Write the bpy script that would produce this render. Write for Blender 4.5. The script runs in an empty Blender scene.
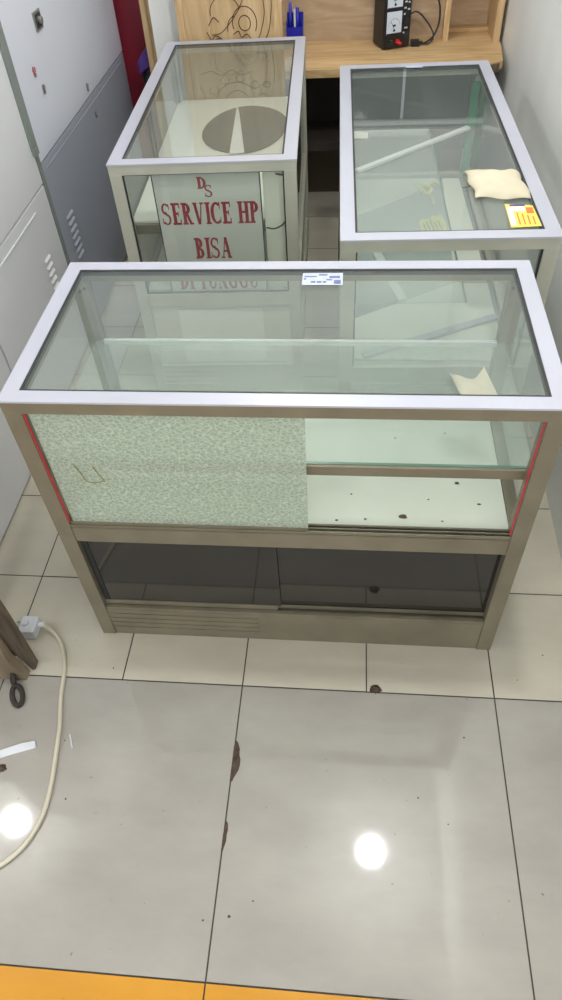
import bpy, bmesh, math, random
from mathutils import Vector, Matrix
random.seed(4)
C = bpy.context.scene.collection
R = math.radians

# ------------------------------------------------------------ materials
def nmat(name):
    m = bpy.data.materials.new(name); m.use_nodes = True
    return m, m.node_tree, m.node_tree.nodes['Principled BSDF']
def lin(c):
    return tuple(((x/255)/12.92 if x/255 <= .04045 else ((x/255+.055)/1.055)**2.4) for x in c) + (1,)
def mat(name, rgb, rough=.5, metal=0, noise=0, scale=6, stretch=(1,1,1), bump=0, coat=0, spec=.5):
    m, t, p = nmat(name)
    p.inputs['Roughness'].default_value = rough; p.inputs['Metallic'].default_value = metal
    p.inputs['Specular IOR Level'].default_value = spec
    p.inputs['Coat Weight'].default_value = coat
    base = lin(rgb)
    tc = t.nodes.new('ShaderNodeTexCoord'); mp = t.nodes.new('ShaderNodeMapping')
    mp.inputs['Scale'].default_value = stretch
    t.links.new(tc.outputs['Object'], mp.inputs['Vector'])
    n = t.nodes.new('ShaderNodeTexNoise'); n.inputs['Scale'].default_value = scale; n.inputs['Detail'].default_value = 6
    t.links.new(mp.outputs[0], n.inputs['Vector'])
    r = t.nodes.new('ShaderNodeValToRGB')
    k = noise if noise else .03
    r.color_ramp.elements[0].position = .3; r.color_ramp.elements[1].position = .7
    r.color_ramp.elements[0].color = tuple(x*(1-k) for x in base[:3]) + (1,)
    r.color_ramp.elements[1].color = tuple(min(1, x*(1+k)) for x in base[:3]) + (1,)
    t.links.new(n.outputs['Fac'], r.inputs['Fac']); t.links.new(r.outputs[0], p.inputs['Base Color'])
    if bump:
        b = t.nodes.new('ShaderNodeBump'); b.inputs['Strength'].default_value = bump; b.inputs['Distance'].default_value = .01
        t.links.new(n.outputs['Fac'], b.inputs['Height']); t.links.new(b.outputs[0], p.inputs['Normal'])
    return m
def glass_mat(name, tint, haze=.05, hazecol=(190,205,200), ior=1.5, rough=.0):
    m, t, p = nmat(name); t.nodes.remove(p)
    out = t.nodes['Material Output']
    tr = t.nodes.new('ShaderNodeBsdfTransparent'); tr.inputs[0].default_value = tint + (1,)
    gl = t.nodes.new('ShaderNodeBsdfGlossy'); gl.inputs['Roughness'].default_value = rough
    df = t.nodes.new('ShaderNodeBsdfDiffuse'); df.inputs[0].default_value = lin(hazecol)
    m1 = t.nodes.new('ShaderNodeMixShader'); m2 = t.nodes.new('ShaderNodeMixShader')
    tc = t.nodes.new('ShaderNodeTexCoord'); n = t.nodes.new('ShaderNodeTexNoise'); n.inputs['Scale'].default_value = 5
    t.links.new(tc.outputs['Object'], n.inputs['Vector'])
    mr = t.nodes.new('ShaderNodeMapRange'); mr.inputs['To Min'].default_value = haze*.6; mr.inputs['To Max'].default_value = haze*1.4
    t.links.new(n.outputs['Fac'], mr.inputs['Value']); t.links.new(mr.outputs[0], m1.inputs[0])
    t.links.new(tr.outputs[0], m1.inputs[1]); t.links.new(df.outputs[0], m1.inputs[2])
    # Schlick reflectance, the same entering and leaving the pane
    ge = t.nodes.new('ShaderNodeNewGeometry')
    dp = t.nodes.new('ShaderNodeVectorMath'); dp.operation = 'DOT_PRODUCT'
    t.links.new(ge.outputs['Normal'], dp.inputs[0]); t.links.new(ge.outputs['Incoming'], dp.inputs[1])
    def mth(op, a, b=None):
        n_ = t.nodes.new('ShaderNodeMath'); n_.operation = op
        for k, v in enumerate((a, b)):
            if v is None: continue
            if isinstance(v, (int, float)): n_.inputs[k].default_value = v
            else: t.links.new(v, n_.inputs[k])
        return n_.outputs[0]
    q = mth('POWER', mth('SUBTRACT', 1.0, mth('ABSOLUTE', dp.outputs['Value'])), 5.0)
    f0 = ((ior-1)/(ior+1))**2
    f = mth('ADD', mth('MULTIPLY', q, 1-f0), f0)
    t.links.new(m1.outputs[0], m2.inputs[1]); t.links.new(gl.outputs[0], m2.inputs[2])
    t.links.new(f, m2.inputs[0]); t.links.new(m2.outputs[0], out.inputs[0])
    return m
def wood_mat(name, a, b, stretch=(1.2,14,14), scale=3, rough=.6):
    m, t, p = nmat(name); p.inputs['Roughness'].default_value = rough
    tc = t.nodes.new('ShaderNodeTexCoord'); mp = t.nodes.new('ShaderNodeMapping'); mp.inputs['Scale'].default_value = stretch
    n = t.nodes.new('ShaderNodeTexNoise'); n.inputs['Scale'].default_value = scale; n.inputs['Detail'].default_value = 8; n.inputs['Distortion'].default_value = 1.2
    r = t.nodes.new('ShaderNodeValToRGB'); r.color_ramp.elements[0].position = .35; r.color_ramp.elements[1].position = .68
    r.color_ramp.elements[0].color = lin(a); r.color_ramp.elements[1].color = lin(b)
    t.links.new(tc.outputs['Object'], mp.inputs[0]); t.links.new(mp.outputs[0], n.inputs['Vector'])
    t.links.new(n.outputs['Fac'], r.inputs[0]); t.links.new(r.outputs[0], p.inputs['Base Color'])
    return m
def emis(name, rgb, s):
    m, t, p = nmat(name); p.inputs['Emission Color'].default_value = rgb + (1,); p.inputs['Emission Strength'].default_value = s
    p.inputs['Base Color'].default_value = (1,1,1,1)
    return m
def pattern_glass():
    m, t, p = nmat('patterned_glass')
    out = t.nodes['Material Output']
    tc = t.nodes.new('ShaderNodeTexCoord'); mp = t.nodes.new('ShaderNodeMapping'); mp.inputs['Scale'].default_value = (1,1,1.5)
    mp.inputs['Rotation'].default_value = (0,R(25),0)
    t.links.new(tc.outputs['Object'], mp.inputs[0])
    v = t.nodes.new('ShaderNodeTexVoronoi'); v.feature = 'DISTANCE_TO_EDGE'; v.inputs['Scale'].default_value = 95
    w = t.nodes.new('ShaderNodeTexNoise'); w.inputs['Scale'].default_value = 130; w.inputs['Detail'].default_value = 4
    t.links.new(mp.outputs[0], v.inputs['Vector']); t.links.new(tc.outputs['Object'], w.inputs['Vector'])
    r = t.nodes.new('ShaderNodeValToRGB'); r.color_ramp.elements[0].position = .0; r.color_ramp.elements[1].position = .12
    r.color_ramp.elements[0].color = lin((240,243,234)); r.color_ramp.elements[1].color = lin((200,210,197))
    t.links.new(v.outputs['Distance'], r.inputs[0])
    r2 = t.nodes.new('ShaderNodeValToRGB'); r2.color_ramp.elements[0].position = .35; r2.color_ramp.elements[1].position = .65
    r2.color_ramp.elements[0].color = (.70,.75,.70,1); r2.color_ramp.elements[1].color = (1,1,1,1)
    t.links.new(w.outputs['Fac'], r2.inputs[0])
    mx = t.nodes.new('ShaderNodeMix'); mx.data_type = 'RGBA'; mx.blend_type = 'MULTIPLY'; mx.inputs[0].default_value = .9
    t.links.new(r.outputs[0], mx.inputs[6]); t.links.new(r2.outputs[0], mx.inputs[7])
    t.links.new(mx.outputs[2], p.inputs['Base Color']); p.inputs['Roughness'].default_value = .2
    b = t.nodes.new('ShaderNodeBump'); b.inputs['Strength'].default_value = .5; b.inputs['Distance'].default_value = .003
    t.links.new(w.outputs['Fac'], b.inputs['Height']); t.links.new(b.outputs[0], p.inputs['Normal'])
    tl = t.nodes.new('ShaderNodeBsdfTranslucent'); t.links.new(mx.outputs[2], tl.inputs[0])
    tr = t.nodes.new('ShaderNodeBsdfTransparent'); tr.inputs[0].default_value = (.88,.95,.88,1)
    a1 = t.nodes.new('ShaderNodeMixShader'); a1.inputs[0].default_value = .35
    t.links.new(p.outputs[0], a1.inputs[1]); t.links.new(tl.outputs[0], a1.inputs[2])
    a2 = t.nodes.new('ShaderNodeMixShader'); a2.inputs[0].default_value = .34
    t.links.new(a1.outputs[0], a2.inputs[1]); t.links.new(tr.outputs[0], a2.inputs[2])
    t.links.new(a2.outputs[0], out.inputs[0])
    return m
def tile_mat(name, a, b, rough):
    m, t, p = nmat(name); p.inputs['Roughness'].default_value = rough
    tc = t.nodes.new('ShaderNodeTexCoord'); mp = t.nodes.new('ShaderNodeMapping'); mp.inputs['Scale'].default_value = (1,2.2,1)
    n = t.nodes.new('ShaderNodeTexNoise'); n.inputs['Scale'].default_value = 2.2; n.inputs['Detail'].default_value = 7; n.inputs['Roughness'].default_value = .6
    r = t.nodes.new('ShaderNodeValToRGB'); r.color_ramp.elements[0].position = .32; r.color_ramp.elements[1].position = .7
    r.color_ramp.elements[0].color = lin(a); r.color_ramp.elements[1].color = lin(b)
    t.links.new(tc.outputs['Object'], mp.inputs[0]); t.links.new(mp.outputs[0], n.inputs['Vector'])
    t.links.new(n.outputs['Fac'], r.inputs[0])
    # worn specks of dirt
    s = t.nodes.new('ShaderNodeTexNoise'); s.inputs['Scale'].default_value = 55; s.inputs['Detail'].default_value = 2
    rs = t.nodes.new('ShaderNodeValToRGB'); rs.color_ramp.elements[0].position = .22; rs.color_ramp.elements[1].position = .27
    rs.color_ramp.elements[0].color = (.45,.42,.38,1); rs.color_ramp.elements[1].color = (1,1,1,1)
    t.links.new(tc.outputs['Object'], s.inputs['Vector']); t.links.new(s.outputs['Fac'], rs.inputs[0])
    mx = t.nodes.new('ShaderNodeMix'); mx.data_type = 'RGBA'; mx.blend_type = 'MULTIPLY'; mx.inputs[0].default_value = .8
    t.links.new(r.outputs[0], mx.inputs[6]); t.links.new(rs.outputs[0], mx.inputs[7]); t.links.new(mx.outputs[2], p.inputs['Base Color'])
    return m

M = dict(
    alu=mat('brushed_lit_aluminium', (186,188,200), .38, .25, .04, 4, (1,1,1)),  # bright lavender of light on the top faces, put in the colour
    alu_d=mat('weathered_shaded_aluminium', (128,122,104), .45, .35, .16, 9),  # dim front faces' shade and floor reflection put in the colour, plus wear
    alu_m=mat('pale_aluminium', (184,184,170), .42, .3, .08, 8),
    rail=mat('rail_white', (222,226,222), .4),
    glass=glass_mat('clear_glass', (.972,.982,.976), .07),
    glass_side=glass_mat('side_glass', (.975,.984,.978), .035),
    glass_shelf=glass_mat('shelf_glass', (.955,.978,.965), .16, (200,216,205), rough=.35),
    edge=mat('green_glass_edge', (96,126,110), .2),
    patt=pattern_glass(),
    tint=mat('tinted_glass', (38,36,33), .06, 0, .15, 6, spec=.75),
    gasket=mat('black_gasket', (36,38,38), .6),
    red_tape=mat('red_tape', (170,40,52), .5, noise=.2, scale=30),
    white_board=mat('white_laminate', (222,226,212), .45, noise=.04, scale=5),
    grey_board=mat('grey_board', (150,156,156), .4, noise=.05),
    panel=mat('cream_panel', (205,208,192), .5, noise=.03),
    dirt=mat('dirt', (92,82,68), .9),
    old_wood=wood_mat('old_grey_wood', (112,98,80), (148,134,112), (9,9,1.5)),
    tileS=tile_mat('cream_tile', (176,170,154), (197,191,175), .32),
    tileB=tile_mat('polished_tile', (150,146,139), (168,164,156), .05),
    tileO=tile_mat('ochre_tile', (186,128,22), (204,146,40), .25),
    grout=mat('grout', (72,68,60), .9),
    chip=mat('chipped_tile', (74,60,50), .95, noise=.35, scale=70, bump=.6),
    wall=mat('wall_paint', (228,229,226), .75, noise=.05, scale=2.5, stretch=(1,1,.5)),
    ceil=mat('ceiling_paint', (225,226,224), .8),
    lock_w=mat('locker_white', (208,212,224), .35, .0, .03, 2),
    lock_n=mat('locker_pale', (212,213,217), .35, .0, .03, 2),
    lock_g=mat('locker_grey', (152,157,169), .38, .0, .05, 2),
    lock_s=mat('locker_trim', (120,128,124), .5),
    dark=mat('dark_metal', (48,50,50), .4, .3),
    bmetal=mat('small_chrome', (150,152,150), .3, .7),
    wood=wood_mat('pine', (176,142,98), (208,178,132)),
    woodv=wood_mat('pine_upright', (178,146,104), (212,184,140), (12,12,1.2)),
    ply=wood_mat('ply_panel', (176,146,104), (206,178,136), (9,9,1)),
    wood_back=wood_mat('pale_ply_back', (168,142,112), (192,168,138), (1.5,9,9)),
    burn=mat('burnt_line', (62,44,28), .8),
    rough_wood=wood_mat('rough_brown_wood', (66,56,46), (104,90,74), (12,12,2)),
    brown=mat('dark_brown_board', (52,46,41), .8, noise=.2),
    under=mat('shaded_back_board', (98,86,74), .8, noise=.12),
    maroon=mat('maroon_board', (120,18,38), .4, noise=.12, scale=3),
    green=mat('green_strip', (24,128,84), .45),
    blue=mat('blue_plastic', (22,34,160), .3),
    purple=mat('purple_cloth', (78,48,128), .7, noise=.2, scale=20),
    black=mat('black_plastic', (22,22,26), .4),
    white=mat('white_plastic', (205,208,214), .4),
    meter=mat('meter_face', (208,218,232), .35),
    red=mat('red_plastic', (200,28,36), .35),
    letter=mat('dark_red_letter', (150,18,40), .45, noise=.12, scale=40),
    letter_p=mat('faded_letter', (148,88,96), .5, noise=.2, scale=40),
    sign=mat('pale_green_sign', (208,212,202), .35, noise=.03),
    bright=mat('bright_backing', (238,240,222), .5),
    paper=mat('cream_paper', (200,192,168), .75, noise=.08, scale=14, bump=.3),
    yellow=mat('yellow_sticker', (246,212,98), .5, noise=.15, scale=25),
    ypale=mat('pale_yellow_paper', (222,214,110), .6, noise=.1, scale=25),
    orange=mat('orange_print', (226,110,40), .5),
    olive=mat('olive_print', (140,132,52), .6),
    sticker=mat('silver_sticker', (190,196,212), .3, noise=.1, scale=60),
    bluepr=mat('blue_print', (92,104,158), .4, noise=.3, scale=60),
    cable=mat('white_cable', (196,190,170), .5),
    lampem=emis('lamp_diffuser', (1,.98,.94), 22),
    dgrey=mat('charcoal_grey', (56,64,64), .5, noise=.12, scale=8),
)

# ------------------------------------------------------------ geometry helpers
def box(bm, x0, y0, z0, x1, y1, z1, mi=0, bevel=0):
    x0, x1 = min(x0, x1), max(x0, x1); y0, y1 = min(y0, y1), max(y0, y1); z0, z1 = min(z0, z1), max(z0, z1)
    vs = [bm.verts.new(p) for p in [(x0,y0,z0),(x1,y0,z0),(x1,y1,z0),(x0,y1,z0),(x0,y0,z1),(x1,y0,z1),(x1,y1,z1),(x0,y1,z1)]]
    fs = [bm.faces.new([vs[i] for i in q]) for q in [(0,3,2,1),(4,5,6,7),(0,1,5,4),(1,2,6,5),(2,3,7,6),(3,0,4,7)]]
    for f in fs: f.material_index = mi
    if bevel:
        es = list({e for f in fs for e in f.edges})
        r = bmesh.ops.bevel(bm, geom=es, offset=bevel, segments=2, affect='EDGES', profile=.7)
        for f in r['faces']: f.material_index = mi
    return vs
def poly(bm, pts, z0, z1, mi=0):
    n = len(pts)
    a = [bm.verts.new((x,y,z0)) for x,y in pts]; b = [bm.verts.new((x,y,z1)) for x,y in pts]
    fs = [bm.faces.new(b), bm.faces.new(a[::-1])] + [bm.faces.new((a[i],a[(i+1)%n],b[(i+1)%n],b[i])) for i in range(n)]
    for f in fs: f.material_index = mi
def cyl(bm, p, q, r, seg=20, mi=0, r2=None):
    p, q = Vector(p), Vector(q); d = (q-p); L = d.length; rot = d.to_track_quat('Z','Y').to_matrix().to_4x4()
    g = bmesh.ops.create_cone(bm, cap_ends=True, segments=seg, radius1=r, radius2=r if r2 is None else r2, depth=L, matrix=Matrix.Translation((p+q)/2) @ rot)
    for v in g['verts']:
        for f in v.link_faces: f.material_index = mi
def obj(name, bm, mats, parent=None, smooth=False):
    bmesh.ops.recalc_face_normals(bm, faces=bm.faces)
    me = bpy.data.meshes.new(name); bm.to_mesh(me); bm.free()
    for m in (mats if isinstance(mats, (list,tuple)) else [mats]): me.materials.append(M[m])
    if smooth:
        for p in me.polygons: p.use_smooth = True
    o = bpy.data.objects.new(name, me); C.objects.link(o)
    if parent: o.parent = parent
    return o
def B(): return bmesh.new()
def boxobj(name, a, b, m, parent=None, bevel=0):
    bm = B(); box(bm, *a, *b, bevel=bevel); return obj(name, bm, m, parent)
def tag(o, label, cat, group=None, kind=None):
    o['label'] = label; o['category'] = cat
    if group: o['group'] = group
    if kind: o['kind'] = kind
    return o
def thing(name, label, cat, loc=(0,0,0), rz=0, group=None):
    o = bpy.data.objects.new(name, None); C.objects.link(o); o.location = loc; o.rotation_euler = (0,0,rz)
    o.empty_display_size = .1
    return tag(o, label, cat, group)
def struct(o): o['kind'] = 'structure'; return o
def catmull(pts, n=10):
    P = [Vector(p) for p in pts]; P = [P[0]*2-P[1]] + P + [P[-1]*2-P[-2]]; out = []
    for i in range(1, len(P)-2):
        for k in range(n):
            t = k/n; a, b, c, d = P[i-1:i+3]
            out.append(.5*((2*b)+(c-a)*t+(2*a-5*b+4*c-d)*t*t+(3*b-a-3*c+d)*t**3))
    return out + [P[-2]]
def tube(bm, pts, r, seg=10, mi=0, n=10):
    Q = catmull(pts, n); rings = []
    up = Vector((0,0,1)); pd = None
    for i, q in enumerate(Q):
        d = (Q[min(i+1,len(Q)-1)]-Q[max(i-1,0)]).normalized()
        if pd is None: nrm = d.orthogonal().normalized()
        else:
            nrm = (nrm - d*nrm.dot(d)); nrm = nrm.normalized() if nrm.length > 1e-6 else d.orthogonal().normalized()
        pd = d; bi = d.cross(nrm)
        rings.append([bm.verts.new(q + (nrm*math.cos(a)+bi*math.sin(a))*r) for a in [2*math.pi*k/seg for k in range(seg)]])
    fs = []
    for a, b in zip(rings, rings[1:]):
        for k in range(seg): fs.append(bm.faces.new((a[k],a[(k+1)%seg],b[(k+1)%seg],b[k])))
    fs += [bm.faces.new(rings[0][::-1]), bm.faces.new(rings[-1])]
    for f in fs: f.material_index = mi

# ------------------------------------------------------------ floor: cream border tiles, big polished tiles, ochre strip
bm = B()
g = .0016
vs = [bm.verts.new(p) for p in [(-2.4,-2.4,-.0025),(1.2,-2.4,-.0025),(1.2,3.0,-.0025),(-2.4,3.0,-.0025)]]
bm.faces.new(vs).material_index = 3
def tile(x0, y0, x1, y1, mi):
    f = bm.faces.new([bm.verts.new(p) for p in [(x0+g,y0+g,0),(x1-g,y0+g,0),(x1-g,y1-g,0),(x0+g,y1-g,0)]]); f.material_index = mi
for i in range(-8, 3):
    for j in range(0, 10): tile(i*.3, j*.3, i*.3+.3, j*.3+.3, 0)
for i in range(-4, 2):
    tile(i*.6, -.6, i*.6+.6, 0, 1)
    tile(i*.6, -1.2, i*.6+.6, -.6, 2)
    for j in (2,3): tile(i*.6, -.6*(j+1), i*.6+.6, -.6*j, 1)
# broken edges of the big tile
for pts in [[(.0016,-.136),(.007,-.142),(.012,-.155),(.013,-.17),(.0165,-.18),(.0165,-.195),(.0145,-.205),(.010,-.214),(.006,-.222),(.004,-.229),(-.002,-.232),(-.0022,-.19),(-.0022,-.15)],
            [(.0016,-.312),(.006,-.318),(.0075,-.33),(.0062,-.342),(.0066,-.352),(.004,-.364),(.001,-.376),(-.0018,-.372),(-.002,-.34)]]:
    f = bm.faces.new([bm.verts.new((x,y,.0006)) for x,y in pts]); f.material_index = 4
# small scratches and specks lying in the tile surface
for x, y, r in [(-.36,-.29,.0025),(.03,-.49,.003),(.075,-.46,.0018),(.41,-.24,.002),(.52,-.10,.002),(-.02,-.50,.002),(.47,-.29,.0015),(-.33,.03,.002),(.70,.30,.002),(.73,.12,.002),(.66,.05,.0015),(-.40,-.16,.002)]:
    f = bm.faces.new([bm.verts.new((x+r*math.cos(a)*random.uniform(.7,1.4), y+r*math.sin(a), .0006)) for a in [k*math.pi/3 for k in range(6)]]); f.material_index = 4
struct(obj('floor', bm, ['tileS','tileB','tileO','grout','chip']))

# ------------------------------------------------------------ walls, ceiling
struct(boxobj('wall_right', (.83,-2.4,-.003), (.93,3.0,2.7), 'wall'))
struct(boxobj('wall_back', (-2.4,2.9,-.003), (.83,3.0,2.7), 'wall'))
struct(boxobj('wall_left', (-2.5,-2.4,-.003), (-2.4,3.0,2.7), 'wall'))
struct(boxobj('ceiling', (-2.5,-2.4,2.7), (.93,3.0,2.78), 'ceil'))
for k, (x, y) in enumerate([(.434,.357),(-1.62,.384),(.0,1.85),(-1.3,-1.6),(.3,-1.7)]):  # first two placed from floor reflections; last three added out of view for brightness
    t = thing('ceiling_downlight', ['round white downlight in the ceiling above the front display case','round white downlight in the ceiling left of the lockers','added round white downlight, out of view above the wooden bench','added round white downlight behind the viewer on the left','added round white downlight behind the viewer on the right'][k], 'downlight', (x,y,2.7), 0, 'ceiling downlights')
    bm = B(); n = 32
    for ra, rb, za, zb in ((.095,.056,-.004,-.012),(.095,.095,0,-.004)):
        a = [bm.verts.new((ra*math.cos(2*math.pi*i/n), ra*math.sin(2*math.pi*i/n), za)) for i in range(n)]
        b = [bm.verts.new((rb*math.cos(2*math.pi*i/n), rb*math.sin(2*math.pi*i/n), zb)) for i in range(n)]
        for i in range(n): bm.faces.new((a[i],a[(i+1)%n],b[(i+1)%n],b[i]))
    obj('trim_ring', bm, 'white', t)
    bm = B(); cyl(bm, (0,0,-.001), (0,0,-.009), .056, 32); obj('diffuser', bm, 'lampem', t)

# ------------------------------------------------------------ display cases
H, TF, PW = .785, .03, .034      # height, top frame height, post width
def ring(bm, x0, y0, x1, y1, w, z0, z1, mi=0):
    """mitred rectangular frame"""
    o = [(x0,y0),(x1,y0),(x1,y1),(x0,y1)]; i_ = [(x0+w,y0+w),(x1-w,y0+w),(x1-w,y1-w),(x0+w,y1-w)]
    for k in range(4):
        a, b, c, d = o[k], o[(k+1)%4], i_[(k+1)%4], i_[k]
        e = .0004
        poly(bm, [a,b,c,d], z0, z1, mi)
def showcase(label, w, d, loc, rz, topw=.034, mz=.385, AD='alu_d'):
    t = thing('display_case', label, 'display case', loc, rz, 'glass and aluminium display cases')
    for x, y in ((0,0),(w-PW,0),(0,d-PW),(w-PW,d-PW)):
        bm = B(); box(bm, x, y, 0, x+PW, y+PW, H-TF, bevel=.0015); obj('post', bm, AD, t)
    bm = B(); ring(bm, -.002, -.002, w+.002, d+.002, topw, H-.004, H, 0)
    ring(bm, 0, 0, w, d, topw-.004, H-TF, H-.004, 1); obj('top_frame', bm, ['alu',AD], t)
    bm = B(); ring(bm, topw-.003, topw-.003, w-topw+.003, d-topw+.003, .006, H-.012, H-.001, 0); f = obj('gasket', bm, 'gasket', t)
    boxobj('top_glass', (topw,topw,H-.007), (w-topw,d-topw,H-.002), 'glass', t)
    # upper glazing, left, right and rear
    boxobj('side_glass', (.012,PW,mz+.045), (.017,d-PW,H-TF), 'glass_side', t)
    boxobj('side_glass', (w-.017,PW,mz+.045), (w-.012,d-PW,H-TF), 'glass_side', t)
    boxobj('rear_glass', (PW,d-.017,mz+.045), (w-PW,d-.012,H-TF), 'glass_side', t)
    # middle rails and board
    bm = B()
    box(bm, PW,.002,mz, w-PW,.030,mz+.047, 0, .0015)
    box(bm, PW,d-.030,mz, w-PW,d-.002,mz+.047, 0, .0015)
    box(bm, .002,PW,mz, .030,d-PW,mz+.047, 0, .0015); box(bm, w-.030,PW,mz, w-.002,d-PW,mz+.047, 0, .0015)
    obj('middle_rail', bm, AD, t)
    # base rails with ribs
    bm = B()
    for a, b in (((PW,.003,.0),(w-PW,.028,.112)), ((PW,d-.028,.0),(w-PW,d-.003,.112)), ((.003,PW,0),(.028,d-PW,.112)), ((w-.028,PW,0),(w-.003,d-PW,.112))):
        box(bm, *a, *b, 0, .0015)
    for z in (.03,.05,.07,.09): box(bm, PW, .0005, z, w*.42, .004, z+.006)
    obj('base_rail', bm, AD, t)
    boxobj('lower_side_panel', (.014,PW,.112), (.020,d-PW,mz), 'panel', t)
    boxobj('lower_side_panel', (w-.020,PW,.112), (w-.014,d-PW,mz), 'panel', t)
    boxobj('lower_rear_panel', (PW,d-.022,.112), (w-PW,d-.016,mz), 'panel', t)
    boxobj('bottom_board', (.03,.03,.085), (w-.03,d-.03,.095), 'grey_board', t)
    return t

# --- front case
W1, D1 = .985, .468
fx, fy = -.380, .1285
fc = showcase('widest display case at the front with patterned sliding pane and dark lower doors', W1, D1, (fx,fy,0), 0, .031)
boxobj('middle_board', (.031,.031,.405), (W1-.031,D1-.031,.430), 'white_board', fc)
bm = B()                                             # sliding tracks on the middle rail
box(bm, PW,.002,.4325, W1-PW,.006,.441); box(bm, PW,.012,.4325, W1-PW,.015,.441); box(bm, PW,.021,.4325, W1-PW,.025,.441)
box(bm, PW,.002,.4322, W1-PW,.025,.434); obj('sliding_track', bm, 'alu_d', fc)
bm = B(); box(bm, PW,.0065,.4342, W1-PW,.0115,.436); box(bm, PW,.0155,.4342, W1-PW,.0205,.436); obj('track_groove', bm, 'gasket', fc)
p = boxobj('sliding_pane', (PW+.008,.007,.447), (.542,.011,H-TF-.001), 'patt', fc); p['label'] = 'pale green patterned glass'
boxobj('pane_rail', (PW+.002,.0055,.4365), (.542,.0125,.4475), 'alu_d', fc)
for x, lean in ((PW+.001, 0), (W1-PW-.005, 0)):
    q = boxobj('edge_tape', (x,.001,.45), (x+.003,.005,H-TF-.002), 'red_tape', fc); q['label'] = 'red tape strip'
# small pull tab stuck on the pane
bm = B(); tube(bm, [(.092,.005,.620),(.099,.0045,.600),(.106,.004,.576)], .0008, 6); tube(bm, [(.128,.005,.616),(.135,.0045,.598),(.143,.004,.577)], .0008, 6)
tube(bm, [(.106,.0045,.576),(.12,.004,.573),(.143,.0045,.577)], .0006, 6)
obj('pull_tab', bm, 'olive', fc)
# glass shelf with bars
boxobj('shelf', (.018,.042,.600), (W1-.018,D1-.03,.606), 'glass_shelf', fc)
bm = B(); box(bm, .018,.036,.590, W1-.018,.042,.6075); obj('shelf_edge', bm, 'edge', fc)
boxobj('shelf_rail', (.018,.030,.582), (W1-.018,.037,.606), 'alu_d', fc, .001)
boxobj('shelf_rail', (.035,D1-.028,.588), (W1-.035,D1-.019,.600), 'rail', fc, .001)
# dark lower sliding doors
bm = B(); box(bm, PW,.016,.138, .47,.020,.384); d1 = obj('lower_door', bm, 'tint', fc); d1['label'] = 'dark tinted glass door'
boxobj('door_rail', (PW,.014,.122), (.462,.022,.139), 'alu_d', d1)
boxobj('door_edge', (PW+.001,.0142,.139), (PW+.013,.0155,.37), 'gasket', d1)
boxobj('door_head', (PW+.018,.0125,.371), (.47,.0155,.380), 'dark', d1)
bm = B(); box(bm, .44,.0235,.132, W1-PW,.027,.384); d2 = obj('lower_door', bm, 'tint', fc)
boxobj('door_rail', (.462,.0225,.118), (W1-PW,.028,.132), 'alu_d', d2)
boxobj('track_strip', (PW,.004,.1125), (W1-PW,.013,.121), 'alu_d', fc)
# screws at the rear post heads
for x, z in ((.016,.735),(.028,.742),(W1-.016,.735),(W1-.028,.742)):
    bm = B(); cyl(bm, (x,D1-.036,z), (x,D1-.0335,z), .004, 10); obj('screw', bm, 'dark', fc)
# crumbs of dirt on the middle board
bm = B()
for x, y, r in [(.74,.06,.009),(.86,.16,.006),(.60,.045,.004),(.69,.20,.003),(.82,.05,.003),(.88,.19,.003),(.63,.12,.003),(.795,.11,.003),(.58,.2,.0025),(.73,.3,.003),(.845,.32,.003),(.66,.05,.0035),(.90,.1,.004)]:
    f = bm.faces.new([bm.verts.new((x+r*math.cos(a)*random.uniform(.6,1.3), y+r*.7*math.sin(a), .4308)) for a in [k*math.pi/4 for k in range(8)]])
o = obj('dirt_specks', bm, 'dirt', fc); o['kind'] = 'stuff'

# silver-blue sticker under the rear edge of the front top
t = thing('glass_sticker', 'small silver and blue sticker on the front case top beside its rear frame', 'sticker', (.136,.506,H-.0015))
boxobj('backing', (0,0,0), (.084,.046,.0006), 'sticker', t)
bm = B()
for x0,y0,x1,y1 in [(.004,.030,.03,.034),(.034,.036,.052,.041),(.056,.026,.078,.034),(.018,.008,.028,.014),(.031,.008,.04,.014),(.043,.008,.05,.014),(.066,.004,.080,.018),(.003,.02,.008,.026),(.05,.017,.062,.022)]:
    box(bm, x0,y0,.0006, x1,y1,.0009)
obj('print', bm, 'bluepr', t)

# curled paper lying in the front case
bm = B(); nx, ny = 14, 8
grid = [[None]*(ny+1) for _ in range(nx+1)]
for i in range(nx+1):
    for j in range(ny+1):
        u, v = i/nx, j/ny
        x = .447 + .078*u + (.012+.012*u)*(1-v); y = .420 + .030*u + .014*math.sin(6*u+.5)*v*v - (.048+.045*u)*(1-v)
        z = .6085 + .006*math.sin(math.pi*u)*math.sin(math.pi*v) + .022*max(0, 1-u*5)**2 + .012*max(0, (u-.75)*4)*v
        grid[i][j] = bm.verts.new((x, y, max(z,.6075)))
for i in range(nx):
    for j in range(ny): bm.faces.new((grid[i][j],grid[i+1][j],grid[i+1][j+1],grid[i][j+1]))
tag(obj('paper_scrap', bm, 'paper', smooth=True), 'curled cream paper scrap on the glass shelf inside the front display case', 'paper')

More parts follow.
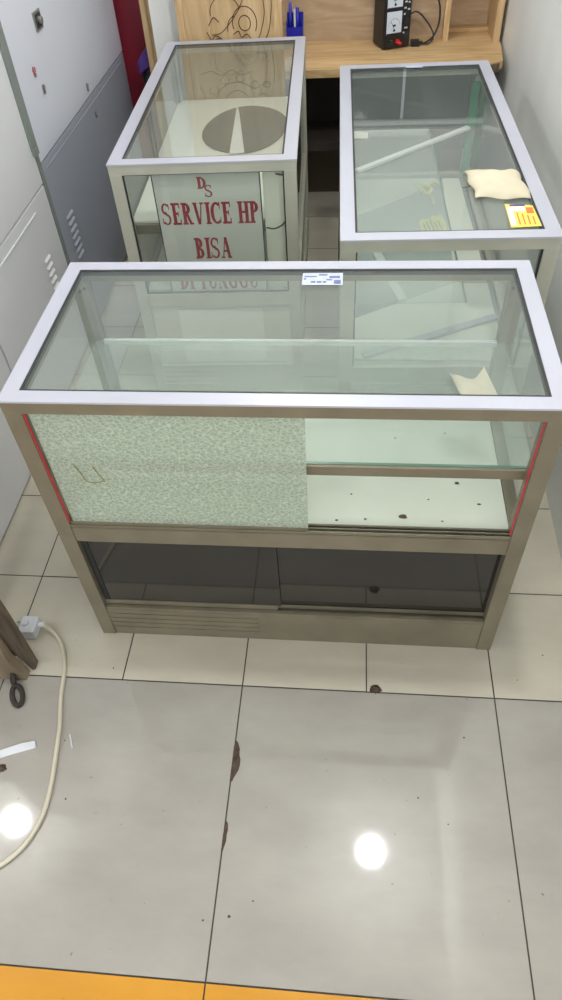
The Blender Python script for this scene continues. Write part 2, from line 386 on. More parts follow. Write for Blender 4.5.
# --- rear left case
W2, D2 = .512, 1.07
lr = R(1.9)
lc = showcase('narrow display case at the rear left carrying the red lettered service sign', W2, D2, (-.427,1.105,0), lr, .036, .340, 'alu_m')
boxobj('middle_board', (.031,.031,.362), (W2-.031,D2-.031,.386), 'white_board', lc)
boxobj('front_glass', (PW,.012,.388), (W2-PW,.016,H-TF), 'glass_side', lc)
boxobj('front_gasket', (PW,.004,.752), (W2-PW,.010,.756), 'gasket', lc)
for a, b in (((PW,.004,.3915),(PW+.004,.010,.7515)), ((W2-PW-.004,.004,.3915),(W2-PW,.010,.7515)), ((PW,.004,.3875),(W2-PW,.010,.391))):
    boxobj('window_gasket', a, b, 'gasket', lc)
boxobj('lower_front_panel', (PW,.012,.112), (W2-PW,.018,.340), 'panel', lc)
bm = B(); ring_z = [(PW+.085,.115),(W2-PW-.09,.115)]
box(bm, .120,.009,.125, .390,.013,.325); obj('panel_sheet', bm, 'white_board', lc)
boxobj('shelf', (.018,.06,.588), (W2-.018,D2-.03,.596), 'white_board', lc)
boxobj('shelf_rail', (.018,.048,.562), (W2-.018,.060,.590), 'alu_d', lc)
for a, b in (((.020,.06,.60),(.024,.066,.75)), ((.020,.5,.60),(.026,.506,.75)), ((.020,D2-.06,.60),(.028,D2-.05,.75))):
    boxobj('glass_divider_edge', a, b, 'edge', lc)

# sign sheet with letters
sg = thing('service_sign', 'pale sign sheet with dark red serif lettering behind the rear left case window', 'sign', (-.427,1.105,0), lr)
boxobj('sheet', (.112,.018,.388), (.408,.021,.754), 'sign', sg)
boxobj('sheet_edge', (.109,.0175,.388), (.112,.0215,.754), 'gasket', sg); boxobj('sheet_edge', (.408,.0175,.388), (.411,.0215,.754), 'gasket', sg)
def glyph(ch):
    """list of 2-D polygons in a box of height 1"""
    P = []; S, T, F = .23, .10, .08
    def rect(a,b,c,d): P.append([(a,b),(c,b),(c,d),(a,d)])
    def stem(x, y0=0, y1=1, w=.23, serif=(1,1), sw=.08):
        rect(x,y0,x+w,y1)
        if serif[0]: rect(x-sw,y0,x+w+sw,y0+F)
        if serif[1]: rect(x-sw,y1-F,x+w+sw,y1)
    def bowl(cx,cy,rx,ry,tk,tn,a0,a1,n=16):
        for k in range(n):
            a, b = R(a0+(a1-a0)*k/n), R(a0+(a1-a0)*(k+1)/n)
            P.append([(cx+rx*math.cos(a),cy+ry*math.sin(a)),(cx+rx*math.cos(b),cy+ry*math.sin(b)),(cx+(rx-tk)*math.cos(b),cy+(ry-tn)*math.sin(b)),(cx+(rx-tk)*math.cos(a),cy+(ry-tn)*math.sin(a))])
    def diag(x0,y0,x1,y1,w): P.append([(x0-w/2,y0),(x0+w/2,y0),(x1+w/2,y1),(x1-w/2,y1)])
    if ch == 'D': stem(.08); bowl(.22,.5,.5,.5,S,T,-90,90); w = .78
    elif ch == 'I': stem(.08); w = .33
    elif ch == 'E':
        stem(.08, serif=(0,0)); rect(0,0,.6,T); rect(0,1-T,.58,1); rect(.2,.47,.48,.47+T)
        rect(.55,0,.62,.25); rect(.53,.75,.6,1); rect(.43,.38,.49,.62); w = .66
    elif ch == 'H': stem(.08); stem(.52); rect(.2,.47,.6,.47+T); w = .78
    elif ch in 'PR':
        stem(.08); bowl(.26,.735,.36,.265,S,T,-90,90); rect(.2,1-T,.3,1); rect(.2,.47,.3,.47+T); w = .68
        if ch == 'R': diag(.60,0,.36,.5,.19); rect(.52,0,.78,F); w = .78
    elif ch == 'B':
        stem(.08, serif=(0,0)); rect(0,0,.3,T); rect(0,1-T,.3,1)
        bowl(.26,.75,.32,.25,S,T,-90,90); bowl(.26,.27,.38,.27,S,T,-90,90); w = .70
    elif ch in 'CG':
        bowl(.42,.5,.42,.5,S,T,50,310,26); rect(.62,.68,.69,1)
        if ch == 'G': stem(.56,.06,.45,.15,(0,1),.07); w = .84
        else: rect(.64,.05,.7,.3); w = .76
    elif ch == 'T': stem(.27, serif=(1,0)); rect(0,1-T,.71,1); rect(0,.72,.06,1); rect(.65,.72,.71,1); w = .76
    elif ch == 'U': stem(.08,.3,1,S,(0,1)); stem(.60,.3,1,.08,(0,1)); bowl(.38,.32,.30,.32,.12,.09,180,360); w = .80
    elif ch == 'N': stem(.10,0,1,.07); stem(.60,0,1,.07); diag(.62,0,.14,1,.2); w = .80
    elif ch == 'V': diag(.36,0,.14,1,.2); diag(.40,0,.62,1,.08); rect(0,1-F,.3,1); rect(.5,1-F,.76,1); w = .78
    elif ch == 'A': diag(.14,0,.38,1,.08); diag(.62,0,.40,1,.2); rect(.22,.3,.55,.3+T); rect(0,0,.26,F); rect(.48,0,.78,F); w = .80
    elif ch == 'S':
        bowl(.33,.735,.29,.265,.14,.08,30,270,20); bowl(.33,.265,.31,.265,.15,.08,-150,90,20)
        P.append([(.16,.63),(.33,.42),(.56,.36),(.36,.60)]); rect(.53,.7,.59,.97); rect(.02,.04,.08,.32); w = .68
    else: w = .34
    return P, w
def word(name, text, x0, x1, z0, z1, y, m, parent):
    gs = []; cx = 0
    for ch in text:
        P, w = glyph(ch); gs.append((P, cx)); cx += w + .05
    cx -= .05; bm = B(); k = 0
    for P, off in gs:
        for pts in P:
            k += 1; yy = y - (k % 5)*.00004
            vs = [bm.verts.new((x0+(x1-x0)*(px+off)/cx, yy, z0+(z1-z0)*pz)) for px, pz in pts]
            bm.faces.new(vs)
    me = bpy.data.meshes.new(name); bm.to_mesh(me); bm.free(); me.materials.append(M[m])
    o = bpy.data.objects.new(name, me); C.objects.link(o); o.parent = parent; return o
word('logo_letter', 'D', .234,.262, .705,.738, .0175, 'letter', sg)
word('logo_letter', 'S', .253,.276, .682,.716, .0172, 'letter', sg)
word('lettering', 'SERVICE HP', .121,.402, .603,.667, .0175, 'letter', sg)
word('lettering', 'BISA', .203,.312, .496,.562, .0175, 'letter', sg)
word('lettering', 'DI TUNGGU', .140,.385, .394,.456, .0175, 'letter', sg)
# bright backing and two wires right of the sign
tag(boxobj('backing_board', (-.427+.415,1.105+.045,.388), (-.427+.480,1.105+.049,.752), 'bright'), 'bright cream backing board right of the red lettered sign', 'board')
for nm, pts, lb in (('wire',[(.025,1.142,.738),(.04,1.141,.736),(.052,1.140,.735)],'short dark wire near the top of the bright backing board'),
                ('wire',[(-.008,1.142,.585),(.015,1.140,.583),(.04,1.138,.597),(.056,1.137,.622)],'longer curved dark wire low on the bright backing board')):
    bm = B(); tube(bm, pts, .0022, 8); tag(obj(nm, bm, 'black', smooth=True), lb, 'wire')

# flat charcoal oval and a pale tapering strip at shelf height, left case
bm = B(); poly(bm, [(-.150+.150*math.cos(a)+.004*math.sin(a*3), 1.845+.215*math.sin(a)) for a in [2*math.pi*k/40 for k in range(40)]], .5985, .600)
tag(obj('dark_oval', bm, 'dgrey'), 'flat charcoal oval on the shelf of the rear left case', 'sheet')
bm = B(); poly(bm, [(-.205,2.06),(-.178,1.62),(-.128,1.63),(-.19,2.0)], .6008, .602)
tag(obj('pale_strip', bm, 'rail'), 'pale tapering strip lying over the flat charcoal oval', 'strip')

# --- rear right case
W3, D3 = .481, 1.165
rr = R(1.3)
rc = showcase('display case at the rear right by the wall with papers on top', W3, D3, (.213,.688,0), rr, .034, .385, 'alu_m')
boxobj('middle_board', (.031,.031,.405), (W3-.031,D3-.031,.418), 'grey_board', rc)
boxobj('front_glass', (PW,.012,.433), (W3-PW,.016,H-TF), 'glass_side', rc)
boxobj('window_gasket', (W3-PW-.004,.004,.433), (W3-PW,.010,.755), 'gasket', rc); boxobj('window_gasket', (PW,.004,.433), (PW+.003,.010,.755), 'gasket', rc)
boxobj('lower_front_panel', (PW,.012,.112), (W3-PW,.018,.385), 'panel', rc)
bm = B(); box(bm, .07,.009,.125, .40,.013,.365); obj('panel_sheet', bm, 'white_board', rc)
boxobj('shelf', (.018,.05,.590), (.305,D3-.03,.595), 'glass_shelf', rc)
boxobj('shelf_edge', (.305,.05,.5895), (.309,D3-.03,.5955), 'edge', rc)
boxobj('shelf_rail', (.018,D3-.045,.575), (.305,D3-.033,.592), 'rail', rc)
boxobj('rear_rail', (.305,D3-.040,.575), (W3-.018,D3-.034,.590), 'alu_d', rc)
# loose boards and rails inside
def loose(name, pts, z0, z1, m, label, cat):
    bm = B(); poly(bm, pts, z0, z1); return tag(obj(name, bm, m), label, cat)
loose('loose_board', [(.24,1.522),(.542,1.772),(.538,1.815),(.222,1.81)], .420, .426, 'white_board', 'white board lying askew at the back of the right case', 'board')
loose('loose_board', [(.560,1.812),(.620,1.812),(.635,1.35),(.638,1.12),(.548,1.12)], .420, .426, 'white_board', 'long white strip of board along the right side inside the right case', 'board')
loose('loose_board', [(.253,.924),(.545,1.108),(.640,1.108),(.644,.735),(.253,.735)], .420, .426, 'white_board', 'white board with a slanting edge at the front inside the right case', 'board')
def bar(name, p, q, w, h, m, label, cat):
    p, q = Vector(p), Vector(q); d = (q-p).normalized(); s = Vector((-d.y,d.x,0))*w/2
    bm = B(); poly(bm, [((p+s).x,(p+s).y),((p-s).x,(p-s).y),((q-s).x,(q-s).y),((q+s).x,(q+s).y)], p.z, p.z+h)
    return tag(obj(name, bm, m), label, cat)
bar('loose_rail', (.250,1.475,.597), (.628,1.805,.597), .020, .008, 'rail', 'pale aluminium rail lying diagonally across the right case shelf', 'rail')
bar('loose_rail', (.275,.745,.427), (.640,.925,.427), .022, .008, 'alu', 'aluminium rail lying diagonally on the front white board in the right case', 'rail')
bar('loose_rail', (.39,1.02,.419), (.29,1.40,.419), .026, .006, 'rail', 'pale rail resting on the grey floor board in the right case', 'rail')
loose('paper_sticker', [(.222,1.805),(.285,1.79),(.285,1.74),(.222,1.74)], .5965, .5975, 'bright', 'small white paper at the back left corner of the right case shelf', 'paper')
# crumpled clear film
bm = B(); g2 = [[bm.verts.new((.295+.10*i/8, 1.70+.06*j/5+.01*math.sin(i), .598+.012*random.random()*(0<i<8)*(0<j<5))) for j in range(6)] for i in range(9)]
for i in range(8):
    for j in range(5): bm.faces.new((g2[i][j],g2[i+1][j],g2[i+1][j+1],g2[i][j+1]))
tag(obj('plastic_film', bm, 'glass_side'), 'crumpled clear plastic film on the right case shelf', 'film')
# yellow bits inside
t = thing('yellow_label', 'torn pale yellow label with olive print inside the right case', 'label', (.475,1.405,.4275), R(8))
bm = B(); poly(bm, [(-.01,0),(.075,.006),(.082,.06),(.078,.13),(.062,.105),(.05,.118),(.03,.092),(.012,.098),(-.005,.08)], 0, .001); obj('label_sheet', bm, 'ypale', t)
bm = B()
for k in range(5): box(bm, .004+.013*k, .012,.001, .010+.013*k, .012+.05+.012*((k*7)%3), .0014)
obj('label_print', bm, 'olive', t)
bm = B(); tube(bm, [(.462,1.75,.429),(.48,1.73,.436),(.505,1.74,.432),(.53,1.765,.434),(.55,1.75,.430)], .006, 8)
tube(bm, [(.475,1.735,.430),(.478,1.70,.440),(.495,1.68,.432),(.512,1.69,.438),(.505,1.72,.436)], .007, 8); tube(bm, [(.50,1.68,.432),(.512,1.64,.436),(.515,1.60,.430)], .003, 8)
tag(obj('yellow_tie', bm, 'ypale', smooth=True), 'twisted pale yellow tie inside the right case behind the torn label', 'tie')
# thin cracks / hairs in the board
bm = B(); tube(bm, [(.50,.93,.788),(.535,.945,.788),(.560,.93,.788),(.575,.915,.788)], .0010, 6); tube(bm, [(.53,.885,.788),(.55,.892,.788),(.575,.888,.788)], .0009, 6)
tag(obj('thread', bm, 'dirt'), 'thin dark threads on the right case top beside the cream packet', 'thread')

# on the glass top of the right case: packet and yellow sticker
bm = B(); nx, ny = 16, 8
def packet(u, v):
    a = Vector((.512,1.022)); b = Vector((.640,1.020)); c = Vector((.655,.868)); d = Vector((.528,.878))
    q = (a*(1-u)+b*u)*(1-v) + (d*(1-u)+c*u)*v
    return q.x + .004*math.sin(11*v), q.y + .006*math.sin(9*u)
def shell(zf): return [[bm.verts.new((*packet(i/nx, j/ny), zf(i/nx, j/ny))) for j in range(ny+1)] for i in range(nx+1)]
e = lambda u,v: max(0, math.sin(math.pi*u)*math.sin(math.pi*v))**.5
top = shell(lambda u,v: .789 + .020*e(u,v) + .003*math.sin(17*u)*math.sin(13*v)*e(u,v)); bot = shell(lambda u,v: .788)
for s in (top, bot):
    for i in range(nx):
        for j in range(ny): bm.faces.new((s[i][j],s[i+1][j],s[i+1][j+1],s[i][j+1]))
rim = [(i,0) for i in range(nx)]+[(nx,j) for j in range(ny)]+[(nx-i,ny) for i in range(nx)]+[(0,ny-j) for j in range(ny)]
for k in range(len(rim)):
    (a,b),(c,d) = rim[k], rim[(k+1)%len(rim)]; bm.faces.new((top[a][b],top[c][d],bot[c][d],bot[a][b]))
tag(obj('paper_packet', bm, 'paper', smooth=True), 'crumpled cream paper packet on top of the right display case', 'packet')
t = thing('yellow_sticker', 'yellow and orange printed sticker on top of the right case by its corner', 'sticker', (0,0,.7865))
bm = B(); poly(bm, [(.588,.735),(.655,.741),(.650,.838),(.588,.846)], 0, .0008); obj('sticker_sheet', bm, 'yellow', t)
bm = B()
for k in range(4): box(bm, .608+.011*k, .748, .0008, .611+.011*k, .748+.055-.006*k, .0013)
box(bm, .598,.835,.0008, .632,.842,.0013, 1); box(bm, .590,.745,.0008,.602,.83,.0012,2); box(bm, .602,.81,.0008,.63,.832,.0012,2)
box(bm, .632,.80,.0008,.648,.828,.0012)
obj('sticker_print', bm, ['orange','purple','bright'], t)
tag(boxobj('clear_tape', (.40,1.812,.7855), (.455,1.835,.7862), 'sticker'), 'strip of shiny clear tape on the right case rear frame', 'tape')
# small white sticker mark left
# ------------------------------------------------------------ green strip and rough leg behind right case, workbench
BT = .65; BYL = 2.255
wb = thing('workbench', 'pale pine workbench with shelf cubby and dark open space below at the back', 'workbench', (0,0,0))
bm = B(); poly(bm, [(-.42,BYL),(.750,BYL+.035),(.800,BYL+.06),(.818,2.50),(.818,2.80),(-.42,2.80)], BT-.028, BT); obj('bench_top', bm, 'wood', wb)
boxobj('back_board', (-.42,2.632,BT), (.590,2.65,.97), 'wood_back', wb)
boxobj('divider', (.590,2.585,BT), (.612,2.80,.97), 'woodv', wb)
boxobj('cubby_back', (.612,2.76,BT), (.788,2.775,.97), 'wood_back', wb)
boxobj('end_board', (.788,2.55,BT), (.815,2.80,.97), 'woodv', wb)
boxobj('cubby_board', (.612,2.70,BT), (.788,2.76,BT+.012), 'wood', wb)
bm = B(); box(bm, -.40,2.40,.295, .74,2.44,.335); obj('lower_rail', bm, 'brown', wb)
boxobj('lower_shelf', (-.40,2.44,.305), (.74,2.66,.325), 'brown', wb)
boxobj('upper_back_panel', (-.40,2.66,.325), (.745,2.675,BT-.028), 'brown', wb)
boxobj('lower_back_panel', (-.40,2.655,0), (.745,2.67,.305), 'under', wb)
boxobj('leg', (.735,2.30,0), (.765,2.34,BT-.028), 'rough_wood', wb); boxobj('leg', (-.40,2.34,0), (-.37,2.38,BT-.028), 'rough_wood', wb)
bm = B(); poly(bm, [(.748,2.288),(.788,2.305),(.790,2.325),(.768,2.318)], BT-.033, BT-.005); obj('splintered_corner', bm, 'rough_wood', wb)
hc = thing('unseen_cabinet', 'unseen dark fronted cabinet added above the workbench for its reflection', 'cabinet', (0,0,0))  # out of view; added for its dark reflection in the right case top
boxobj('carcass', (.06,2.56,.975), (.80,2.895,1.24), 'brown', hc)
boxobj('dark_door', (.07,2.553,.985), (.44,2.559,1.20), 'tint', hc); boxobj('dark_door', (.45,2.553,.985), (.79,2.559,1.20), 'tint', hc)
boxobj('face_rail', (.06,2.548,1.203), (.80,2.559,1.225), 'rail', hc); boxobj('face_rail', (.439,2.550,.985), (.451,2.559,1.20), 'alu', hc)
# engraved plywood door closing the left end of the bench
pl = thing('engraved_panel', 'pale plywood panel with burnt line drawings behind the rear left case', 'panel', (0,0,0))
boxobj('board', (-.415,2.225,.02), (-.035,2.243,1.3), 'ply', pl)
boxobj('edge_strip', (-.425,2.217,.02), (-.400,2.2245,1.3), 'woodv', pl); boxobj('edge_strip', (-.065,2.217,.02), (-.035,2.2245,1.3), 'woodv', pl)
bm = B()
def dl(pts): tube(bm, [(x,2.2235,z) for x,z in pts], .0014, 5, 0, 6)
def circ(cx, cz, rx, rz, a0=0, a1=360): dl([(cx+rx*math.cos(R(a)), cz+rz*math.sin(R(a))) for a in [a0+(a1-a0)*k/12 for k in range(13)]])
# abstract doodle: dome, leaves, swirls
circ(-.245,.86,.055,.05,10,190); dl([(-.30,.79),(-.26,.80),(-.20,.86),(-.16,.93),(-.15,.96)])
circ(-.175,.825,.022,.024); circ(-.175,.825,.045,.052,-30,200); dl([(-.32,.80),(-.30,.77),(-.27,.78),(-.25,.75),(-.22,.77)])
dl([(-.31,.82),(-.29,.845),(-.27,.83)]); circ(-.285,.775,.014,.012); dl([(-.13,.98),(-.11,.93),(-.10,.86),(-.115,.80),(-.13,.77)])
dl([(-.09,.98),(-.075,.92),(-.075,.86),(-.09,.79),(-.12,.76)]); circ(-.105,.965,.026,.022,0,300); circ(-.15,.96,.018,.02)
dl([(-.22,.79),(-.20,.80),(-.19,.78),(-.17,.79),(-.155,.775)]); dl([(-.24,.80),(-.235,.83),(-.215,.85)])
# lower doodle: the upper drawing's reflection in the glass, drawn as lines
circ(-.225,.555,.05,.045); circ(-.225,.555,.018,.016); circ(-.225,.555,.085,.075,40,300)
for k in range(8):
    a = R(-60+35*k); circ(-.225+.105*math.cos(a), .56+.085*math.sin(a), .017, .013, 20*k, 20*k+290)
dl([(-.36,.66),(-.32,.67),(-.28,.655),(-.24,.672),(-.2,.655),(-.16,.668)]); dl([(-.37,.62),(-.35,.56),(-.365,.50),(-.34,.45)])
dl([(-.12,.70),(-.10,.72),(-.13,.73),(-.16,.71)]); circ(-.10,.46,.02,.03,0,280); circ(-.105,.62,.015,.01)
obj('burnt_drawing', bm, 'burn', pl)
# white board, timber strip, maroon board left of it
tag(boxobj('white_wall_board', (-.548,2.32,0), (-.425,2.345,1.5), 'wall'), 'narrow upright white board between the timber strip and the engraved plywood panel', 'board')
bm = B(); box(bm, -.605,2.40,0, -.580,2.43,1.5); box(bm, -.575,2.385,0, -.556,2.42,1.5)
tag(obj('timber_strip', bm, 'woodv'), 'upright timber edging strip between the maroon board and the white board', 'timber')
tag(boxobj('maroon_board', (-.80,2.60,0), (-.575,2.62,1.6), 'maroon'), 'upright dark maroon board beyond the end of the grey locker', 'board')
bg = thing('cloth_pouch', 'purple and black cloth pouch hanging in front of the maroon board', 'pouch', (-.62,2.50,.47))
def blob(name, pts, y0, y1, m, par):
    bm = B(); n = len(pts)
    cx = sum(p[0] for p in pts)/n; cz = sum(p[1] for p in pts)/n
    a = [bm.verts.new((x,y0+.012,z)) for x,z in pts]; c_ = [bm.verts.new((cx+(x-cx)*.75,y0,cz+(z-cz)*.75)) for x,z in pts]; b = [bm.verts.new((x,y1,z)) for x,z in pts]
    bm.faces.new(c_); bm.faces.new(b)
    for i in range(n):
        j = (i+1)%n; bm.faces.new((a[i],a[j],c_[j],c_[i])); bm.faces.new((a[i],a[j],b[j],b[i]))
    return obj(name, bm, m, par)
blob('pouch_body', [(-.035,.0),(.04,-.02),(.05,.12),(.03,.17),(-.02,.16),(-.045,.11)], -.03, .05, 'black', bg)
blob('pouch_flap', [(-.05,.12),(.0,.15),(.04,.17),(.05,.24),(.02,.235),(-.03,.20),(-.055,.165)], -.045, .04, 'purple', bg)
bm = B(); tube(bm, [(.0,.01,.23),(.0,.05,.40),(.0,.098,.46)], .003, 6); obj('pouch_string', bm, 'black', bg)

# thick pieces under the bench beside the right case
o = boxobj('post_lining', (W3-PW-.010,D3-PW-.006,.44), (W3-PW+.016,D3-PW-.002,.735), 'green', rc); o['label'] = 'green lining strip'
bm = B()
for k in range(11): box(bm, W3-.016+.002*math.sin(k*2.1),D3-PW-.010,.025*k+.46, W3-.004+.002*math.cos(k*1.7),D3-PW-.002,.025*k+.486)
o = obj('post_batten', bm, 'rough_wood', rc); o['label'] = 'rough brown batten'

# power supply on the bench
ps = thing('bench_power_supply', 'black bench power supply with two white meter faces on the pine bench', 'power supply', (.346,2.477,BT+.0005), R(21)); ps.scale = (1.16,1.0,1.12)
w, d, h = .098, .110, .23
boxobj('housing', (0,.004,.004), (w,d,h), 'black', ps, .004)
boxobj('front_panel', (.002,-.001,.006), (w-.002,.004,h-.002), 'black', ps)
for k, z in enumerate((.048,.125)):
    bm = B(); box(bm, .008,-.006,z, .062,-.001,z+.068, 0, .0015); mt = obj('meter', bm, 'meter', ps)
    bm = B()
    for a in range(20,161,14): 
        ca, sa = math.cos(R(a)), math.sin(R(a)); cyl(bm, (.035+.020*ca,-.0066,z+.020+.026*sa), (.035+.023*ca,-.0066,z+.020+.030*sa), .0007, 5)
    cyl(bm, (.035,-.0068,z+.016), (.022,-.0068,z+.040), .0007, 6); cyl(bm, (.035,-.0075,z+.012), (.035,-.006,z+.012), .004, 12)
    box(bm, .03,-.0069,z+.024,.040,-.0062,z+.030); obj('needle_and_scale', bm, 'black', mt)
    boxobj('meter_band', (.008,-.0075,z-.001), (.062,-.006,z+.004), 'black', mt)
bm = B(); cyl(bm, (.078,-.001,.085), (.078,-.014,.085), .009, 20); obj('knob', bm, 'dark', ps)
bm = B(); cyl(bm, (.050,-.001,.024), (.050,-.016,.024), .0075, 16); cyl(bm, (.055,-.016,.024), (.052,-.018,.018), .0085, 16); obj('terminal', bm, 'red', ps)['label'] = 'red terminal post'
bm = B(); cyl(bm, (.028,-.001,.024), (.028,-.014,.024), .0065, 16); obj('terminal', bm, 'dark', ps)
bm = B()
for x,z,ww in [(.070,.205,.018),(.070,.19,.014),(.072,.172,.008),(.084,.172,.008),(.070,.155,.02),(.072,.138,.008),(.084,.136,.006),(.070,.120,.008),(.083,.115,.008),(.070,.102,.005),(.074,.060,.012),(.07,.046,.006)]:
    box(bm, x,-.0018,z, x+ww,-.001,z+.005)
obj('panel_print', bm, 'white', ps)
bm = B(); box(bm, .075,-.005,.034, .090,-.001,.052); obj('switch', bm, 'dark', ps)
bm = B()
for k in range(6): box(bm, -.0008, .03+.012*k, .14, .0, .034+.012*k, .20)
obj('vent_slots', bm, 'dark', ps)
t = thing('power_cable', 'black coiled power cable on the bench right of the power supply', 'cable')
bm = B(); tube(bm, [(.437,2.58,.81),(.50,2.58,.835),(.555,2.58,.80),(.57,2.575,.73),(.55,2.56,.675),(.51,2.54,.656),(.49,2.54,.662)], .0035, 8)
tube(bm, [(.437,2.58,.74),(.48,2.58,.755),(.53,2.58,.71),(.55,2.56,.675),(.53,2.535,.656),(.49,2.535,.66)], .003, 8)
obj('cord', bm, 'black', t, True)
bm = B(); box(bm, .458,2.515,.651, .492,2.540,.672, bevel=.003); cyl(bm, (.492,2.528,.662), (.506,2.530,.662), .006, 10); obj('plug', bm, 'black', t)

# blue tape holder
t = thing('blue_holder', 'blue plastic tool holder on the bench beside the rear left case', 'holder', (-.048,2.545,BT+.0005)); t.scale = (1.15,1,1.15)
bm = B(); box(bm, .0,.0,.0, .058,.004,.065); box(bm, 0,.05,0,.058,.055,.10); box(bm, 0,.004,0,.004,.05,.08); box(bm, .054,.004,0,.058,.05,.08); box(bm, .004,.004,0,.054,.05,.005)
obj('box_shell', bm, 'blue', t)
tw = thing('blue_tool', 'blue handled tool standing upright in the blue holder', 'tool', (-.026,2.572,BT+.006))
bm = B(); cyl(bm, (-.006,0,0), (-.006,0,.15), .006, 14, r2=.006); cyl(bm, (.022,.006,0), (.022,.006,.13), .008, 14, r2=.0065); obj('handle', bm, 'blue', tw, True)
tag(boxobj('white_tube', (-.018,2.555,BT+.006), (-.010,2.562,BT+.135), 'white', None, .002), 'slim white tube standing in the blue holder', 'tube')

# ------------------------------------------------------------ lockers along the left
LX = -.75
def louvres(bm, y0, y1, z0, z1, n):
    for k in range(n):
        z = z0+(z1-z0)*k/(n-1)
        vs = [bm.verts.new(p) for p in [(LX,y0,z+.009),(LX,y1,z+.009),(LX+.006,y1-.003,z+.002),(LX+.006,y0+.003,z+.002),(LX,y0,z),(LX,y1,z)]]
        bm.faces.new((vs[0],vs[1],vs[2],vs[3])); bm.faces.new((vs[3],vs[2],vs[5],vs[4])); bm.faces.new((vs[0],vs[3],vs[4])); bm.faces.new((vs[1],vs[5],vs[2]))
def locker(label, y0, y1, zsplit, mu, ml, doors):
    t = thing('metal_locker', label, 'locker', (0,0,0), 0, 'steel lockers in a row on the left')
    boxobj('body', (LX-.40,y0+.003,0), (LX-.012,y1-.003,1.85), mu, t)
    n = doors; L = (y1-y0)/n
    for k in range(n):
        a, b = y0+L*k+.003, y0+L*(k+1)-.003
        bm = B(); box(bm, LX-.0115,a,zsplit+.003, LX,b,1.83, bevel=.002); u = obj('door', bm, mu, t)
        bm = B(); box(bm, LX-.0115,a,.02, LX,b,zsplit-.003, bevel=.002); l = obj('door', bm, ml, t)
        yield_.append((t,u,l,a,b))
    return t
yield_ = []
farl = locker('steel locker with white upper and grey lower doors beyond the pale lockers', 1.42, 2.55, .66, 'lock_w', 'lock_g', 1)
u, l = yield_[0][1], yield_[0][2]
bm = B(); louvres(bm, 1.495,1.56, .29,.44, 7); obj('louvre_vent', bm, 'lock_g', l)
bm = B(); box(bm, LX,1.668,.955, LX+.004,1.730,1.005); box(bm, LX+.004,1.678,.962, LX+.006,1.720,.998, 1); cyl(bm, (LX+.006,1.70,.98), (LX+.016,1.70,.98), .010, 14)
obj('handle_plate', bm, ['bmetal','dark'], u)
for y, z, m_, par in ((1.563,.884,'letter_p',u),(1.60,.824,'bmetal',u),(2.006,.70,'bmetal',u),(2.03,.60,'bmetal',l)):
    bm = B(); cyl(bm, (LX,y,z), (LX+.006,y,z), .008, 14); cyl(bm, (LX+.001,y,z-.018), (LX+.003,y,z-.010), .005, 8); obj('lock_knob', bm, m_, par)
bm = B(); box(bm, LX,1.45,.632, LX+.002,2.50,.636); obj('pressed_ridge', bm, 'lock_g', l)
bm = B(); box(bm, LX,1.376,.715, LX+.007,1.418,1.85); box(bm, LX,1.38,.70,LX+.012,1.408,.72); box(bm, LX-.010,1.398,0, LX+.001,1.420,.715, 0)
trim_bm = bm
yield_ = []
nearl = locker('pale steel locker nearer the viewer with a pressed ridge and louvre vents', .80, 1.395, .61, 'lock_n', 'lock_n', 1)
obj('corner_trim', trim_bm, ['lock_s','dark'], nearl)
u, l = yield_[0][1], yield_[0][2]
bm = B(); louvres(bm, 1.228,1.278, .325,.425, 5); obj('louvre_vent', bm, 'lock_n', l)
bm = B(); box(bm, LX,.93,.568, LX+.003,1.275,.574); obj('pressed_ridge', bm, 'lock_n', l)
yield_ = []
fl = locker('pale steel locker closest to the viewer at the left edge, mostly hidden', .20, .797, .61, 'lock_n', 'lock_n', 1)

# ------------------------------------------------------------ left foreground: worn timber frame, plug with cable, strip
tf = thing('wooden_frame', 'worn wooden frame corner with dark brown edge standing at the left edge', 'frame', (0,0,0))
def slab(name, pts, y0, y1, m):
    bm = B(); a = [bm.verts.new((x,y0,z)) for x,z in pts]; b = [bm.verts.new((x,y1,z)) for x,z in pts]; n = len(pts)
    bm.faces.new(a); bm.faces.new(b[::-1])
    for i in range(n): bm.faces.new((a[i],b[i],b[(i+1)%n],a[(i+1)%n]))
    return obj(name, bm, m, tf)
slab('dark_edge', [(-.523,.010),(-.532,.006),(-.556,.10),(-.556,.75),(-.525,.75),(-.520,.20)], .012, .034, 'rough_wood')
slab('panel', [(-.540,.0),(-.9,.0),(-.9,.75),(-.557,.75),(-.557,.09)], -.014, .011, 'old_wood')
slab('back_slat', [(-.556,.03),(-.60,.03),(-.60,.75),(-.540,.75),(-.545,.25)], .035, .058, 'old_wood')
lk = thing('chain_link', 'dark iron chain link lying by the foot of the wooden frame', 'chain link', (-.548,-.058,.006), R(-62))
bm = B(); tube(bm, [(.022*math.cos(a)*1.3,.012*math.sin(a),0) for a in [2*math.pi*k/14 for k in range(15)]], .0065, 8, 0, 4); obj('link', bm, 'brown', lk, True)
bm = B(); tube(bm, [(-.052+.020*math.cos(a),.004*math.sin(a),.012+.012*math.sin(a)) for a in [2*math.pi*k/14 for k in range(15)]], .0065, 8, 0, 4); obj('link', bm, 'brown', lk, True)
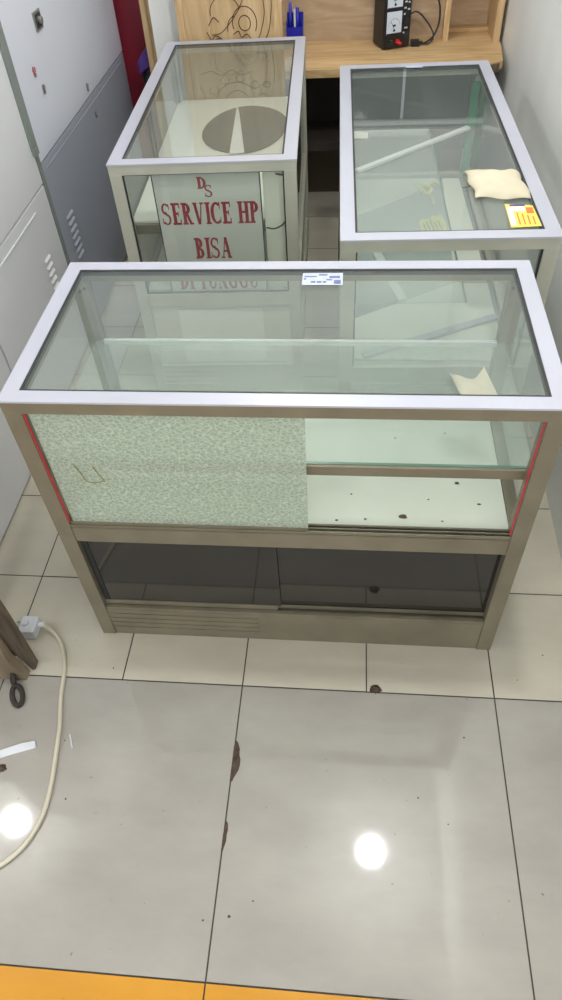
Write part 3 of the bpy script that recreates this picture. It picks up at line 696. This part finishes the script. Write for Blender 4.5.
# extension socket and cable
sk = thing('cable_plug', 'white plug with a long white cable lying beside the wooden frame', 'plug', (0,0,0))
bm = B(); box(bm, -.594,.100,.001, -.550,.150,.036, bevel=.007); cyl(bm, (-.560,.133,.020), (-.538,.135,.018), .009, 12, r2=.006); cyl(bm, (-.58,.128,.03), (-.58,.128,.042), .010, 14); obj('plug_body', bm, 'white', sk)
bm = B(); cyl(bm, (-.590,.124,.018), (-.612,.122,.018), .003, 8); cyl(bm, (-.590,.140,.018), (-.612,.139,.018), .003, 8); obj('pin', bm, 'bmetal', sk)
bm = B(); tube(bm, [(-.541,.135,.018),(-.515,.122,.012),(-.488,.098,.006),(-.466,.060,.0055),(-.450,.010,.0055),(-.438,-.06,.0055),(-.420,-.13,.0055),(-.410,-.19,.0055),(-.400,-.26,.0055),(-.398,-.32,.0055),(-.410,-.37,.0055),(-.430,-.405,.0055),(-.462,-.435,.0055),(-.53,-.48,.0055),(-.62,-.52,.0055),(-.72,-.54,.0055)], .0052, 10, 0, 8)
obj('cord', bm, 'cable', sk, True)
bm = B(); poly(bm, [(-.575,-.222),(-.545,-.213),(-.52,-.203),(-.462,-.182),(-.470,-.166),(-.50,-.174),(-.548,-.195),(-.575,-.203)], .0, .004)
o = obj('plastic_strip', bm, 'white'); tag(o, 'broken flat white plastic strip on the floor at the left edge', 'strip')
def clump(name, x, y, r, label, cat, m='chip'):
    bm = B(); bmesh.ops.create_icosphere(bm, subdivisions=3, radius=r)
    for v in bm.verts:
        k = 1+.35*math.sin(v.co.x*900/ (r*100)+v.co.y*5/r)*math.cos(v.co.z*6/r); v.co *= k; v.co.z = max(0, v.co.z*.5); v.co.x += x; v.co.y += y
        v.co.x = x+(v.co.x-x)*1.3
    return tag(obj(name, bm, m, smooth=True), label, cat)
clump('dirt_clump', .322, .008, .010, 'dark lump of dirt on the tile joint before the front case', 'dirt')
clump('dirt_clump', -.527, -.232, .008, 'small brown lump of dirt beside the broken white plastic strip', 'dirt')
bm = B(); tube(bm, [(-.392,-.145,.001),(-.385,-.160,.0012),(-.376,-.178,.001)], .0016, 6)
tag(obj('white_thread', bm, 'white'), 'short white thread on the floor right of the white cable', 'thread')

# ------------------------------------------------------------ light
def area(name, loc, rot, size, power, col=(1,1,1)):
    l = bpy.data.lights.new(name, 'AREA'); l.shape = 'RECTANGLE'; l.size, l.size_y = size; l.energy = power; l.color = col
    o = bpy.data.objects.new(name, l); C.objects.link(o); o.location = loc; o.rotation_euler = rot; return o
def point(name, loc, power, r, col=(1,.99,.975)):
    l = bpy.data.lights.new(name, 'POINT'); l.energy = power; l.shadow_soft_size = r; l.color = col
    o = bpy.data.objects.new(name, l); C.objects.link(o); o.location = loc; return o
point('lamp_front', (.434,.357,2.62), 60, .055)
point('lamp_left', (-1.62,.384,2.62), 50, .055)
point('fill_back', (.0,1.85,2.62), 26, .12)  # added lamp over the bench for more light, no known source
area('fill_front', (-.4,-2.3,1.5), (R(80),0,0), (2.6,1.8), 26, (.96,.98,1))  # added soft fill from the open side behind the camera, no known source
w = bpy.data.worlds.new('World'); w.use_nodes = True; bpy.context.scene.world = w
w.node_tree.nodes['Background'].inputs[0].default_value = (.93,.97,1,1); w.node_tree.nodes['Background'].inputs[1].default_value = 1.0

# ------------------------------------------------------------ camera
right = Vector((0.9956993,0.07845479,-0.04927221)); down = Vector((0.02587627,-0.74619112,-0.66522871)); fwd = Vector((-0.08895686,0.66109278,-0.74501209))
cam = bpy.data.cameras.new('Camera'); co = bpy.data.objects.new('Camera', cam); C.objects.link(co)
m = Matrix((right, -down, -fwd)).transposed().to_4x4(); m.translation = Vector((.2324,-.7740,1.5577)); co.matrix_world = m
cam.sensor_fit = 'VERTICAL'; cam.sensor_height = 24; cam.lens = 24*694.86/1000; cam.clip_start = .01
bpy.context.scene.camera = co
sc = bpy.context.scene
sc.view_settings.view_transform = 'Standard'; sc.view_settings.look = 'None'; sc.view_settings.exposure = 0
sc.cycles.use_denoising = True; sc.cycles.max_bounces = 12; sc.cycles.transparent_max_bounces = 24; sc.cycles.diffuse_bounces = 4
sc.cycles.sample_clamp_indirect = 4; sc.cycles.caustics_reflective = False; sc.cycles.caustics_refractive = False
